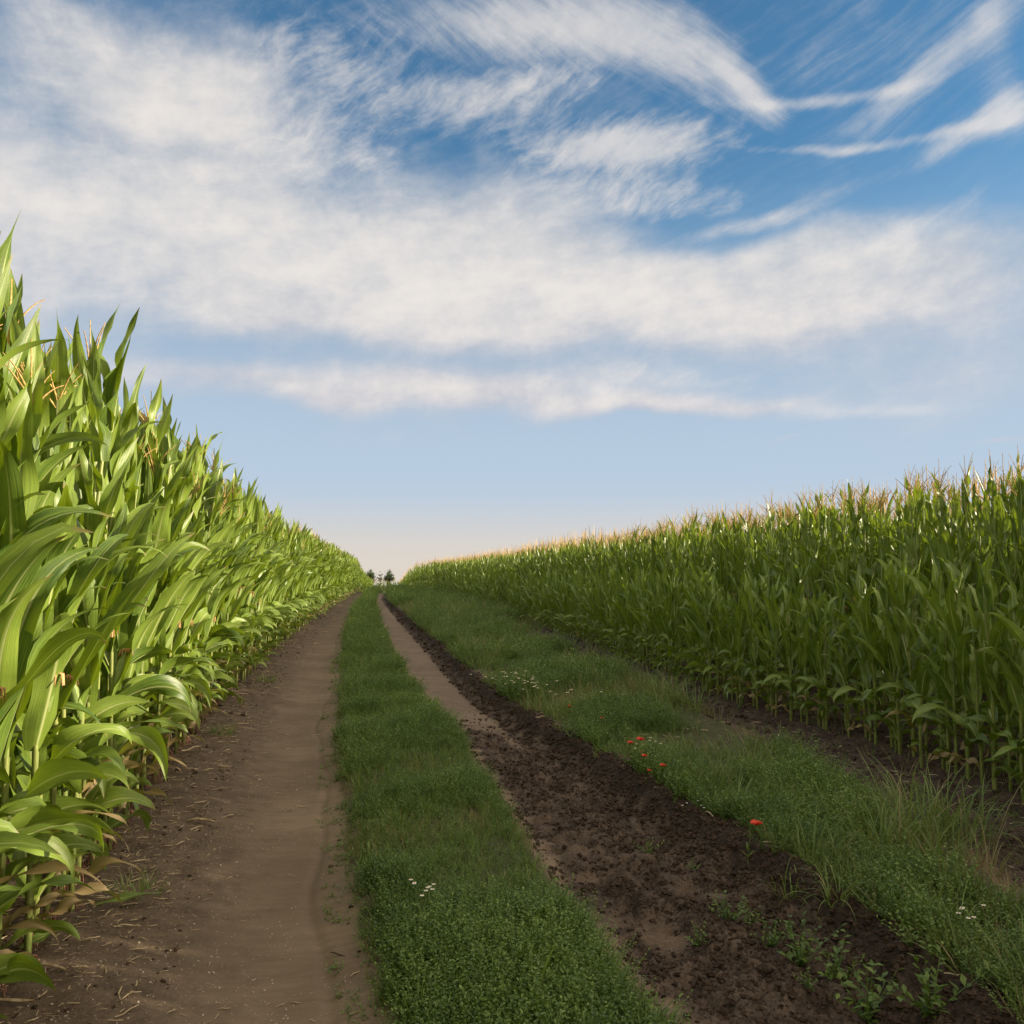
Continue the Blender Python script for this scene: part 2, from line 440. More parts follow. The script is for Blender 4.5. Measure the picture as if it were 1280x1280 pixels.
M_WEED = leafy('weed_leaf', (0.045, 0.095, 0.012), (0.18, 0.26, 0.05), trans=(0.26, 0.38, 0.05), trans_f=0.3, veins=False)
M_STRAW = solid('straw', (0.30, 0.22, 0.12), (0.62, 0.50, 0.32), 30, bump=0.2)
M_CLOD = solid('dark_clod', (0.030, 0.020, 0.013), (0.075, 0.050, 0.033), 30, rough=0.95, spec=0.15, bump=0.8, dist=0.01)
M_PETAL = solid('white_petal', (0.72, 0.72, 0.66), (0.82, 0.82, 0.78), 30, bump=0.0)
M_DISC = solid('yellow_disc', (0.55, 0.32, 0.02), (0.70, 0.46, 0.04), 200, bump=0.6)
M_POPPY = leafy('poppy_petal', (0.62, 0.035, 0.012), (0.78, 0.075, 0.02), trans=(0.8, 0.10, 0.02), trans_f=0.35, veins=False)
M_POPPYC = solid('poppy_centre', (0.01, 0.01, 0.01), (0.04, 0.05, 0.02), 100)
M_FARLEAF = leafy('tree_leaf', (0.022, 0.040, 0.014), (0.055, 0.080, 0.030), trans_f=0.25, veins=False)
M_BARK = solid('tree_bark', (0.05, 0.04, 0.03), (0.12, 0.10, 0.08), 8, bump=0.6, dist=0.02)

def soil_material():
    m, t = material('soil')
    geo = t.n('ShaderNodeNewGeometry').outputs['Position']
    a = t.n('ShaderNodeAttribute', attribute_name='lf')
    dry, mud_shade, green = t.n('ShaderNodeSeparateXYZ', {0: a.outputs['Vector']}).outputs[:3]
    big = t.noise(geo, 1.1, 4.0, 0.6)
    mid = t.noise(geo, 7.0, 6.0, 0.62)
    fine = t.noise(geo, 60.0, 5.0, 0.65)
    grit = t.noise(geo, 220.0, 3.0, 0.6)
    drag = t.noise(t.n('ShaderNodeMapping', {'Vector': geo, 'Rotation': (0, 0, rad(12)), 'Scale': (1.5, 9.0, 1)}).outputs[0], 2.0, 5.0, 0.6)
    brown = t.mix(t.ss(t.m('ADD', t.m('MULTIPLY', mid, 0.6), t.m('MULTIPLY', fine, 0.5)), 0.35, 0.75), (0.085, 0.060, 0.041, 1), (0.185, 0.135, 0.092, 1))
    sand = t.mix(t.ss(t.m('ADD', t.m('MULTIPLY', drag, 0.35), t.m('MULTIPLY', big, 0.65)), 0.35, 0.72), (0.165, 0.120, 0.081, 1), (0.270, 0.202, 0.137, 1))
    sand = t.mix(t.ss(grit, 0.35, 0.8, 0.0, 0.3), sand, (0.12, 0.082, 0.05, 1))
    dark = t.mix(t.ss(t.m('ADD', t.m('MULTIPLY', mid, 0.5), t.m('MULTIPLY', fine, 0.55)), 0.40, 0.66), (0.024, 0.016, 0.011, 1), (0.120, 0.087, 0.062, 1))
    edge_n = t.m('MULTIPLY_ADD', mid, 0.7, -0.35)
    col = t.mix(t.ss(t.m('ADD', dry, edge_n), 0.15, 1.0), brown, sand)
    col = t.mix(t.ss(t.m('ADD', mud_shade, edge_n), 0.3, 0.62), col, dark)  # mud colour, also used for painted shade under the right corn
    col = t.mix(t.ss(mud_shade, 1.0, 1.5, 0.0, 0.65), col, (0.020, 0.014, 0.010, 1))  # near-black along the bank: ridge shade put into the damp mud colour
    col = t.mix(t.m('MULTIPLY', t.ss(t.m('ADD', green, edge_n), 0.3, 0.8), 0.75), col, t.mix(mid, (0.035, 0.045, 0.014, 1), (0.065, 0.085, 0.024, 1)))
    h = t.m('ADD', t.m('MULTIPLY', fine, 0.7), t.m('MULTIPLY', grit, 0.4))
    bmp = t.n('ShaderNodeBump', {'Height': h, 'Strength': t.m('MULTIPLY_ADD', dry, -0.55, 0.85), 'Distance': 0.012}).outputs[0]
    p = t.n('ShaderNodeBsdfPrincipled', {'Base Color': col, 'Roughness': 0.93, 'Specular IOR Level': 0.2, 'Normal': bmp})
    finish(t, p.outputs[0])
    return m
M_SOIL = soil_material()

# ---------------------------------------------------------------- the ground: one sheet cut into named zones
def build_ground():
    xs = [0.0]
    def grow(x0, sgn, out):
        x = x0
        while abs(x) < 4000:
            d = 0.016 if -2.4 < x < 5.6 else max(0.016, 0.10 * (abs(x - 1.5) - 3.9))
            x += sgn * min(d, 600)
            out.append(x)
        return out
    xs = sorted(set(grow(0.0, -1, []) + [0.0] + grow(0.0, 1, [])))
    ys, y = [], 2.4
    while y < 6000:
        ys.append(y)
        y += 0.0052 * y if y < 90 else 0.05 * y
    y, st = 2.4, 0.02
    back = []
    while y > -3000:
        y -= st
        st *= 1.22
        back.append(y)
    X, Y = np.meshgrid(np.array(xs), np.array(sorted(back) + ys), indexing='xy')
    Z = ground_z(X, np.maximum(Y, 0.4))
    r, c = X.shape
    cl, sl, sr, mr, vr, cr = (e(Y) for e in (E_CORN_L, E_STRIP_L, E_STRIP_R, E_MUD_R, E_VERGE_R, E_CORN_R))
    wob = 0.10 * (fbm(X * 4, Y * 4, 2, 3) - .5)
    x = X + wob
    YW = Y + 3.0 * (fbm(X * 2.5, Y * 1.2, 5, 3) - .5)
    left = sstep(x, cl + .15, cl + 1.25) * sstep(x, sl + .03, sl - .02)
    far_right = sstep(x, sr - .02, sr + .04) * sstep(x, mr - .2, mr - .36) * sstep(YW, 8.2, 9.6)
    seam = sstep(x, sr - .02, sr + .03) * sstep(x, sr + .22, sr + .10)
    dry = np.clip(left + far_right * .75 + seam * .8, 0, 1)
    mud = sstep(x, sr + .02, sr + .16) * sstep(x, mr + .16, mr - .02)
    mud = mud * (sstep(YW, 10.2, 8.6) * (0.55 + 1.1 * (fbm(X * 5, Y * 6, 6, 3) - .42)) + sstep(x, mr - .36, mr - .2) * sstep(YW, 7.5, 9))
    mud = np.maximum(np.clip(mud, 0, 1), 1.6 * np.exp(-((x - mr + .04) / .17) ** 2))  # bank mud, pushed darker to paint in the shaded ridge
    mud = np.maximum(mud, .75 * sstep(x, vr - .1, vr + .5) * (Y < 70))  # shade under the right corn and over its furrow, painted as dark soil
    green = np.maximum(sstep(x, sl + .02, sl + .15) * sstep(x, sr, sr - .1), sstep(x, mr + .1, mr + .3) * sstep(x, vr + .2, vr - .2))
    green = np.maximum(green, (sstep(x, mr + .1, mr + .3) * sstep(Y, 22, 30)) * (x < cr + 4))
    green = np.maximum(green, 0.85 * (Y > 75))
    V = np.stack([X, Y, Z], -1).reshape(-1, 3)
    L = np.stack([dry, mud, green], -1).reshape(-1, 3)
    Q = grid_faces(r, c)
    fc = V[Q].mean(1)
    fx, fy = fc[:, 0], fc[:, 1]
    e_ = lambda f: f(fy)
    zone = np.zeros(len(Q), int)
    lim = (fy > 0.5) & (fy < 110)
    zone[lim & (fx > e_(E_CORN_L) + .35) & (fx < e_(E_STRIP_L))] = 1
    zone[lim & (fx > e_(E_STRIP_R)) & (fx < e_(E_MUD_R) + .05)] = 2
    whole = Shape().add(V, Q, None, L).mesh('whole', M_SOIL)
    N = np.zeros(len(V) * 3, np.float32)
    whole.vertices.foreach_get('normal', N)
    N = N.reshape(-1, 3)
    for k, (nm, lab) in enumerate((('ground', 'brown soil of the corn fields and the verge'),
                                   ('dirt_track', 'smooth pale sandy wheel track beside the left corn field'),
                                   ('muddy_track', 'churned dark muddy wheel track with a broken bank'))):
        q = Q[zone == k]
        used, inv = np.unique(q, return_inverse=True)
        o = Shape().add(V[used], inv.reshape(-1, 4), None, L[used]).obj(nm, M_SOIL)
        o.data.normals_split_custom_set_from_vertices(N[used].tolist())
        tag(o, lab, 'ground' if k == 0 else 'track', None, 'structure')
    bpy.data.meshes.remove(whole)
build_ground()
# ---------------------------------------------------------------- corn plants
def leaf(S_, rng, base, phi, L, W, a0, bend, pw=1.6, twist=0.0, drift=0.0, nseg=12, nx=4, wave=0.0, fold=0.5, tint=None, zmin=0.02, mat=0, prof=None, taper=1.6):
    """one strap leaf: rises at a0 from the vertical and arches over by bend; nx strips across, folded along the rib"""
    s = np.linspace(0, 1, nseg + 1)
    th = np.minimum(a0 + bend * s ** pw, 2.95)
    ph = phi + drift * s ** 2
    ds = L / nseg
    thm, phm = (th[1:] + th[:-1]) / 2, (ph[1:] + ph[:-1]) / 2
    T = np.stack([np.sin(thm) * np.cos(phm), np.sin(thm) * np.sin(phm), np.cos(thm)], -1)
    C = np.vstack([[0, 0, 0], np.cumsum(T * ds, 0)]) + np.asarray(base)
    T = np.stack([np.sin(th) * np.cos(ph), np.sin(th) * np.sin(ph), np.cos(th)], -1)
    Sd = np.stack([-np.sin(ph), np.cos(ph), 0 * ph], -1)
    N = np.cross(T, Sd)
    tw = (twist * s ** 1.3)[:, None]
    Sd, N = Sd * np.cos(tw) + N * np.sin(tw), N * np.cos(tw) - Sd * np.sin(tw)
    if prof is None:
        wd = np.where(s < .32, 1 - .5 * (1 - s / .32) ** 2, 1 - np.clip((s - .32) / .68, 0, 1) ** taper)
    else:
        wd = prof(s)
    wd = np.maximum(wd, 0.012) * W
    u = np.linspace(-1, 1, nx + 1)
    fo = fold * (1 - .65 * s)
    k1, k2 = rng.uniform(9, 15), rng.uniform(0, 6)
    P = (C[:, None] + Sd[:, None] * (u[None, :, None] * wd[:, None, None] / 2)
         + N[:, None] * (((fo * wd / 2)[:, None] * np.abs(u)[None] ** 1.2)[..., None]))
    if wave:
        wv = wave * np.sin(s[:, None] * k1 + k2 + (u[None] > 0) * 2.1) * np.abs(u)[None] ** 2 * (wd / W)[:, None] * sstep(s, 0, .2)[:, None]
        P = P + N[:, None] * wv[..., None]
    P[..., 2] = np.where(P[..., 2] < zmin, zmin + 0.25 * (P[..., 2] - zmin) * 0, P[..., 2])
    t = rng.uniform(0, .98) if tint is None else tint
    Lf = np.stack([np.broadcast_to(u[None], P.shape[:2]), np.broadcast_to(s[:, None], P.shape[:2]), np.full(P.shape[:2], t)], -1)
    S_.add(P.reshape(-1, 3), grid_faces(nseg + 1, nx + 1), None, Lf.reshape(-1, 3), mat)

def corn(seed, H, kind, lod):
    """returns shapes: stalk (with prop roots), leaves, tassel, ear.  kind: 'tall_left', 'tall', 'short'"""
    rng = np.random.default_rng(seed)
    nseg, nx, sides = {0: (16, 6, 9), 1: (9, 2, 6), 2: (5, 2, 4)}[lod]
    wide = {'tall_left': 1.42, 'tall': 1.0, 'short': 0.92}[kind]
    st, lv, ts, ear = Shape(), Shape(), Shape(), Shape()
    Hs = H * {'tall_left': .86, 'tall': .84, 'short': .72}[kind]
    nn = {'tall_left': 17, 'tall': 13, 'short': 11}[kind]
    if lod == 2: nn -= 2
    lx, ly = rng.normal(0, .025, 2)
    zz = np.linspace(0, 1, 3 * nn + 1 if lod == 0 else (nn + 1 if lod == 1 else 5))
    cx = lambda q: lx * q ** 2 * H + .006 * np.sin(q * 9 + seed)
    cy = lambda q: ly * q ** 2 * H + .006 * np.cos(q * 8 + seed)
    path = np.stack([cx(zz), cy(zz), zz * Hs - 0.04], -1)
    rr = (0.0135 - 0.0085 * zz) * (1.0 if kind != 'short' else .85)
    if lod == 0:
        rr = rr * np.where(np.arange(len(zz)) % 3 == 0, 1.22, 1.0)
    v, q, l = tube(path, rr, sides, rng.uniform(0, .9))
    st.add(v, q, None, l, 0)
    if lod == 0 and kind != 'short':                            # prop roots
        for k in range(10):
            a = k * .63 + rng.uniform(-.2, .2)
            rr_ = rng.uniform(.035, .06)
            z0 = rng.uniform(.03, .075)
            p = [(math.cos(a) * .011, math.sin(a) * .011, z0), (math.cos(a) * rr_ * .7, math.sin(a) * rr_ * .7, z0 * .65), (math.cos(a) * rr_, math.sin(a) * rr_, -.03)]
            v, q, l = tube(p, [.0035, .003, .002], 5)
            st.add(v, q, None, l, 1)
    nodes = np.linspace(0.06, 0.985, nn) + rng.normal(0, .008, nn)
    phi0 = rng.normal(0, .3)
    for k, zf in enumerate(nodes):
        f = f0 = k / (nn - 1)
        phi = phi0 + math.pi * (k % 2) + rng.normal(0, .6 if f0 < .4 else 1.0)
        Lm = {'tall_left': .80, 'tall': .78, 'short': .60}[kind]
        Ln = Lm * (0.52 + 0.48 * math.sin(math.pi * min(1, f * .85 + .17))) * rng.uniform(.85, 1.14)
        Wd = .096 * wide * (0.62 + 0.38 * math.sin(math.pi * min(1, f + .12))) * rng.uniform(.88, 1.12)
        if f > .72:                                               # spear-like upper leaves
            a0, bend, pw = rng.uniform(.06, .26), rng.uniform(.0, .40), 2.2
            if rng.random() < .22: bend += rng.uniform(.5, 1.3)
            Ln = Lm * {'tall_left': .80, 'tall': .62, 'short': .66}[kind] * (1.18 - .35 * (f - .72) / .28) * rng.uniform(.85, 1.12)
            Wd = .080 * wide * rng.uniform(.85, 1.15)
        elif f > .35:
            a0, bend, pw = rng.uniform(.18, .58), rng.uniform(.25, 2.2), rng.uniform(2.4, 6.5)
        else:
            a0, bend, pw = rng.uniform(.45, 1.1), rng.uniform(1.2, 2.4), rng.uniform(1.1, 2.6)
            Ln *= .70
        drytip = (f < .13 and rng.random() < .3)
        z = zf * Hs
        base = (cx(zf) , cy(zf), z)
        leaf(lv, rng, base, phi, Ln, Wd * (.42 if drytip else 1), a0, bend, pw, rng.normal(0, 1.15), rng.normal(0, .75), nseg, nx,
             rng.uniform(.012, .034) if lod == 0 else 0.0, rng.uniform(.35, .75), 2.0 if drytip else None, taper=1.15 if f > .72 else 1.6)
        if lod == 0:                                              # sheath hugging the stalk below the blade
            q_ = np.linspace(max(0, zf - .085), zf, 5)
            pth = np.stack([cx(q_), cy(q_), q_ * Hs], -1)
            v, q, l = tube(pth, np.linspace(.0125, .0165, 5) * (1 - .35 * f), 9, rng.uniform(0, .9))
            st.add(v, q, None, l, 0)
    top = np.array((cx(1.0), cy(1.0), Hs - .04))
    if kind != 'short' and not (kind == 'tall_left' and rng.random() < .5):
        tl = H - Hs
        nb = {0: rng.integers(4, 8), 1: 4, 2: 3}[lod]
        for b in range(nb + 1):
            main = b == 0
            a = rng.uniform(0, 6.28)
            ln = tl * (1.0 if main else rng.uniform(.42, .62))
            z0 = 0 if main else tl * rng.uniform(.22, .5)
            ang = 0.03 if main else rng.uniform(.25, .75)
            m_ = 26 if (main and lod == 0) else (14 if lod == 0 else (6 if lod == 1 else 3))
            s = np.linspace(0, 1, m_)
            th = ang + (0 if main else rng.uniform(.1, .6)) * s ** 2
            stp = ln / (m_ - 1)
            p = np.stack([np.cumsum(np.sin(th)) * stp * math.cos(a), np.cumsum(np.sin(th)) * stp * math.sin(a), np.cumsum(np.cos(th)) * stp], -1)
            p = p + top + (0, 0, z0)
            wv = np.where(np.arange(m_) % 2 == 0, 1.0, .55) if lod == 0 else 1.0
            r_ = (.0062 if main else .0045) * wv * np.clip(1.15 - s, .25, 1) * sstep(s, -.05, .35 if main else .1) + .0012
            if lod == 2: r_ = r_ * 1.3
            v, q, l = tube(p, r_, 5 if lod == 0 else (4 if lod == 1 else 3))
            ts.add(v, q, None, l, 0)
    if kind != 'short' and lod < 2 and rng.random() < .4:
        zf = rng.uniform(.40, .50)
        phi = phi0 + (0 if rng.random() < .5 else math.pi) + rng.normal(0, .3)
        d = np.array((math.cos(phi) * .34, math.sin(phi) * .34, .94))
        s = np.linspace(0, 1, 9)
        p = np.array((cx(zf), cy(zf), zf * Hs)) + np.array((math.cos(phi), math.sin(phi), 0)) * .012 + d * (s * .23)[:, None]
        v, q, l = tube(p, .027 * np.sin(np.pi * np.clip(s * .86 + .10, 0, 1)) ** .7 + .003, 8, .4)
        ear.add(v, q, None, l, 0)
        for k in range(14 if lod == 0 else 5):
            a = rng.uniform(0, 6.28)
            e = p[-1] - d * .012
            o = np.array((math.cos(a), math.sin(a), 0))
            pp = [e, e + d * .03 + o * .012, e + d * .035 + o * .035 - (0, 0, .01), e + d * .015 + o * .045 - (0, 0, .04)]
            v, q, l = tube(pp, [.004, .0045, .004, .0015], 4)
            ear.add(v, q, None, l, 1)
    return dict(stalk=st, leaves=lv, tassel=ts, ear=ear)

CORN_MATS = dict(stalk=[M_STALK, M_ROOT], leaves=[M_CORN], tassel=[M_TASSEL], ear=[M_HUSK, M_SILK])
ALL_MATS = [M_CORN, M_STALK, M_TASSEL, M_HUSK, M_SILK, M_ROOT]
SLOT = dict(leaves=[0], stalk=[1, 5], tassel=[2], ear=[3, 4])

def merged(parts):
    s = Shape()
    for k, sh in parts.items():
        if not sh.n: continue
        V, Q, T, L, mq, mt = sh.arrays()
        s.add(V, Q, None, L, 0)
        s.mq[-1] = np.array(SLOT[k])[mq]
    return s

PROTO = {}
for kind, H, n0, n1, n2 in (('tall_left', 2.72, 16, 6, 5), ('tall', 2.80, 9, 6, 5), ('short', 1.72, 9, 6, 4)):
    for lod, cnt in ((0, n0), (1, n1), (2, n2)):
        PROTO[kind, lod] = [corn(1000 + 97 * k + 13 * lod + len(kind) * 7, H, kind, lod) for k in range(cnt)]

# planting: rows run along both edges of the track; each plant = (x, y, kind, scale, turn, row, side)
PL = []
prng = np.random.default_rng(5)
def plant_row(side, row, off, kind, y0, y1, sp, smin=.92, smax=1.06, skip=None):
    y = y0
    while y < y1:
        e = E_CORN_L if side < 0 else E_CORN_R
        yy = y + prng.normal(0, .03)
        x = float(e(max(yy, 1.0))) + side * off + prng.normal(0, .035 if row == 0 else .06)
        grow = 1.0 if y < 60 else 1.6
        lo, hi = (smin, smax) if yy > 4.2 else (smin, .96)
        if not (skip and skip(yy)):
            turn = prng.uniform(-1.57, 1.57) if side < 0 else prng.normal(0, .7) + (math.pi if prng.random() < .5 else 0)
            PL.append((x, yy, kind, prng.uniform(lo, hi), turn, row, side))
        y += sp * prng.uniform(.75, 1.25) * (1.0 if y < 40 else (1.5 if y < 75 else 2.6))
for row in range(9):
    plant_row(-1, row, row * .66 - (.22 if row == 1 else 0), 'tall_left', -3.5 if row else -1.0, 185, .155 if row < 2 else .21 + .02 * row, .93 if row else .88, 1.08)
gap = lambda y: 33 < y < 36.5
for row in range(2):
    plant_row(1, row, row * .50, 'short', -4, 62, .15, .74, 1.20, gap)
for row in range(2, 18):
    plant_row(1, row, row * .66 + .22, 'tall', -9, 150 if row < 7 else 95, .16 if row < 4 else .175, .94, 1.04)
PL += [(-1.43, 3.72, 'tall_left', 1.06, .4, 0, -1), (-1.62, 4.35, 'tall_left', 1.07, 2.6, 0, -1), (-1.40, 3.35, 'tall_left', 1.0, 1.2, 0, -1)]
for k in range(3):                                   # rows crossing beyond the crest where the track turns away
    for q in np.arange(-9, 12, .28):
        PL.append((float(q + prng.normal(0, .05)), 128.0 + k * .9 + float(prng.normal(0, .1)), 'tall', float(prng.uniform(.9, 1.05)), float(prng.uniform(0, 6.28)), 9, 1))
PL = np.array(PL, dtype=object)

def in_view(x, y):
    if y < 1.2: return False
    a = math.atan2(x, y) + YAW
    return abs(a) < rad(32.5)
score = []
for x, y, kind, sc, turn, row, side in PL:
    d = math.hypot(x, y)
    if not in_view(x, y):
        score.append(0.0); continue
    vis = {0: 1.0, 1: .55, 2: .30, 3: .1}.get(row, .03) if side < 0 else {0: 1.0, 1: .6, 2: .75, 3: .4, 4: .2}.get(row, .05)
    score.append(vis * sc * (2.7 if kind != 'short' else 1.8) / d)
order = np.argsort(-np.array(score))
single = sorted(order[:296], key=lambda i: PL[i][1])
rest = np.array(sorted(order[296:]))

ORD = ['nearest', 'second nearest', 'third nearest', 'fourth nearest', 'fifth nearest', 'sixth nearest', 'seventh nearest', 'eighth nearest', 'ninth nearest', 'tenth nearest']
GROUPS = {(-1, 0): 'corn plants in the front row on the left', (-1, 1): 'corn plants behind the front row on the left',
          (1, 0): 'short corn plants in the front rows on the right', (1, 1): 'short corn plants in the front rows on the right',
          (1, 2): 'tall corn plants behind the short rows on the right'}
seen = {}
made = {}
def corn_label(side, row, y, kind):
    key = (side, min(row, 1 if side < 0 else 2))
    k = seen.get(key, 0)
    seen[key] = k + 1
    if side < 0 and row == 0:
        if k < 10: return ORD[k] + ' broad-leaved sunlit corn plant of the front row left of the sandy track'
        return 'sunlit corn plant farther along the front row left of the sandy track'
    if side < 0:
        return 'corn plant standing behind the front row left of the sandy track'
    if key[1] < 2:
        if row == 0:
            k0 = seen.get('r0', 0); seen['r0'] = k0 + 1
            if k0 < 6: return ORD[k0] + ' shaded short corn plant of the outermost row right of the grassy verge'
        return 'short shaded corn plant without tassel at the front of the right field'
    return 'tall tasselled corn plant behind the short front rows of the right field'

def make_corn(kind, lod, idx, loc, turn, sc, label, group):
    key = (kind, lod, idx)
    root = empty('corn_plant', loc, turn)
    root.scale = (sc, sc, sc)
    tag(root, label, 'corn plant', group)
    if key not in made:
        parts = []
        for nm, sh in PROTO[kind, lod][idx].items():
            if sh.n:
                parts.append(sh.obj(nm, CORN_MATS[nm], root))
        made[key] = parts
    else:
        for p in made[key]:
            c = p.copy()
            COL.objects.link(c)
            c.parent = root
    return root

for i in single:
    x, y, kind, sc, turn, row, side = PL[i]
    d = math.hypot(x, y)
    lod = 0 if d < (12 if side < 0 else 14) else 1
    idx = int(prng.integers(len(PROTO[kind, lod])))
    key = (side, min(row, 1 if side < 0 else 2))
    make_corn(kind, lod, idx, (x, y, gz(x, max(y, .4))), turn, sc, corn_label(side, row, y, kind), GROUPS[key])

field = Shape()
R_ = PL[rest]
rx, ry = R_[:, 0].astype(float), R_[:, 1].astype(float)
rz = ground_z(rx, np.maximum(ry, .4))
rd = np.hypot(rx, ry)
rk, rs, rt, rrow = R_[:, 2], R_[:, 3].astype(float), R_[:, 4].astype(float), R_[:, 5].astype(int)
rlod = np.where((rd < 26) & (rrow < 5) & (ry > 1), 1, 2)
for (kind, lod), protos in PROTO.items():
    if lod == 0: continue
    m = (rk == kind) & (rlod == lod)
    pick = prng.integers(0, len(protos), len(rk))
    for j, pr in enumerate(protos):
        s_ = m & (pick == j)
        if not s_.any(): continue
        field.scatter(merged(pr), np.stack([rx, ry, rz], -1)[s_], rt[s_], rs[s_], prng.random(s_.sum()))
tag(field.obj('corn_field', ALL_MATS), 'dense mass of corn plants filling both fields behind the front rows', 'corn field', None, 'stuff')
print('corn', len(PL), 'single', len(single), 'field faces', sum(len(q) for q in field.Q))
# ---------------------------------------------------------------- ground cover, flowers, weeds, litter, trees
grng = np.random.default_rng(23)

def sprig(seed, h, n, ll, lw, spread=.5, stems=3):
    """knotgrass-like tuft: a few leaning stems set with small pointed leaves"""
    rng = np.random.default_rng(seed)
    s = Shape()
    for k in range(stems):
        a, tilt = rng.uniform(0, 6.28), rng.uniform(.1, 1.0) * spread
        hh = h * rng.uniform(.6, 1.0)
        q = np.linspace(0, 1, 4)
        px = np.sin(tilt) * hh * q + .25 * hh * q ** 2 * np.sin(tilt)
        pth = np.stack([px * math.cos(a), px * math.sin(a), np.cos(tilt) * hh * q], -1)
        v, f, l = tube(pth, [h * .009, h * .008, h * .006, h * .003], 3, .6)
        s.add(v, f, None, l)
        for j in range(n):
            t = (j + .6) / n
            b = np.array([np.interp(t, q, pth[:, i]) for i in range(3)])
            ph = rng.uniform(0, 6.28)
            up = rng.uniform(.0, 1.1)
            d = np.array((math.cos(ph) * math.cos(up), math.sin(ph) * math.cos(up), math.sin(up)))
            sd = np.array((-math.sin(ph), math.cos(ph), rng.uniform(-.4, .4)))
            L, W = ll * rng.uniform(.6, 1.2) * (1.1 - .4 * t), lw * rng.uniform(.7, 1.2)
            m_ = b + d * L * .5
            tip = b + d * L - np.array((0, 0, L * .18))
            tint = rng.uniform(0, .98)
            s.add([b, m_ + sd * W / 2, tip, m_ - sd * W / 2], [[0, 1, 2, 3]], None, [(0, 0, tint), (.8, .5, tint), (0, 1, tint), (-.8, .5, tint)])
    return s

def blades(seed, n, h, w, spread, bend=1.0, seg=4, dry=.08, foot=.02):
    rng = np.random.default_rng(seed)
    s = Shape()
    pf = lambda q: 1 - q ** 1.6
    for k in range(n):
        r, a = foot * math.sqrt(rng.random()), rng.uniform(0, 6.28)
        phi = a + rng.normal(0, .6)
        leaf(s, rng, (r * math.cos(a), r * math.sin(a), -.01), phi, h * rng.uniform(.5, 1.1), w * rng.uniform(.7, 1.2), rng.uniform(.03, spread),
             rng.uniform(.2, 1.0) * bend * 1.6, rng.uniform(1.4, 2.6), rng.normal(0, .4), rng.normal(0, .4), seg, 2, 0, .4,
             2.0 if rng.random() < dry else None, -.05, 0, pf)
    return s

SPRIGS = [sprig(300 + k, .12 + .015 * (k % 3), 12, .015 + .002 * (k % 3), .0058 + .0008 * (k % 4), .8, 4) for k in range(7)]
SPRIG_SMALL = [sprig(330 + k, .06, 5, .018, .009, 1.2, 4) for k in range(4)]
BLADES = [blades(340 + k, 7, .16, .0055, .55, 1.0, 4, .1, .03) for k in range(6)]
LONG = [blades(360 + k, 9, .27, .006, .6, 1.3, 5, .08, .05) for k in range(6)]
DRYB = [blades(380 + k, 7, .26, .005, .6, .9, 4, .92, .04) for k in range(4)]

def sow(y0, y1, dens, f_left, f_right, far_scale=True):
    """random points between two edges; fewer but larger tufts far off"""
    P, S_ = [], []
    y = y0
    while y < y1:
        k = max(1.0, y / 5.0) if far_scale else 1.0
        dy = .25 * k
        l, r = float(f_left(y)), float(f_right(y))
        n = grng.poisson(max(0, r - l) * dy * dens / k ** 1.55)
        yy = y + grng.random(n) * dy
        P.append(np.stack([f_left(yy) + grng.random(n) * (f_right(yy) - f_left(yy)), yy], -1))
        S_.append(np.full(n, k ** .5))
        y += dy
    return np.concatenate(P), np.concatenate(S_)

def plant_cover(shape, protos, P, sc, tint=None, sink=0.012, lean=.15):
    z = ground_z(P[:, 0], P[:, 1]) - sink
    pick = grng.integers(0, len(protos), len(P))
    tint = grng.random(len(P)) if tint is None else tint
    rot = grng.uniform(0, 6.28, len(P))
    ln = grng.normal(0, lean, (len(P), 2))
    sc = sc * grng.uniform(.7, 1.25, len(P))
    for j, pr in enumerate(protos):
        m = pick == j
        shape.scatter(pr, np.stack([P[:, 0], P[:, 1], z], -1)[m], rot[m], sc[m], tint[m], ln[m])

# --- the strip between the wheel tracks
strip = Shape()
P, k = sow(2.3, 125, 1500, lambda y: E_STRIP_L(y) - .06, lambda y: E_STRIP_R(y) + .06)
x, y = P.T
tl, tr = x - E_STRIP_L(y), E_STRIP_R(y) - x
edge_n = .16 * (fbm(x * 6, y * 6, 5, 3) - .5) + .12 * (fbm(x * 1.3, y * 1.3, 2, 2) - .5)
inside = sstep(np.minimum(tl, tr) + edge_n, -.05, .12)
lush = fbm(x * 1.6, y * 1.1, 4, 3)
keep = grng.random(len(x)) < inside * (.55 + .9 * sstep(lush, .3, .6))
P, k, inside, lush = P[keep], k[keep], inside[keep], lush[keep]
tone = np.clip(.15 + 1.7 * (fbm(P[:, 0] * 2, P[:, 1] * 1.4, 6, 3) - .3) + grng.normal(0, .30, len(P)), 0, .97)
plant_cover(strip, SPRIGS, P, k * (.45 + .55 * inside) * (.62 + .62 * sstep(lush, .25, .7)), tone)
P, k = sow(2.3, 125, 200, E_STRIP_L, E_STRIP_R)
sel = fbm(P[:, 0] * 1.8 + 5, P[:, 1] * 1.5, 0, 3) > .58
plant_cover(strip, LONG, P[sel], k[sel] * .5)
sel = fbm(P[:, 0] * 2.2 + 9, P[:, 1] * 1.7, 5, 3) > .64
plant_cover(strip, DRYB, P[sel], k[sel] * .5)
P, k = sow(2.3, 125, 260, E_STRIP_L, E_STRIP_R)
sel = (np.minimum(P[:, 0] - E_STRIP_L(P[:, 1]), E_STRIP_R(P[:, 1]) - P[:, 0]) > .06) & (fbm(P[:, 0] * 2.5, P[:, 1] * 2, 1, 2) > .46)
plant_cover(strip, BLADES, P[sel], k[sel] * .85)
P, k = sow(2.3, 40, 260, lambda y: E_STRIP_L(y) - .16, lambda y: E_STRIP_L(y) + .05)          # runners creeping out onto the sand
sel = fbm(P[:, 0] * 3, P[:, 1] * 4, 3, 2) > .52
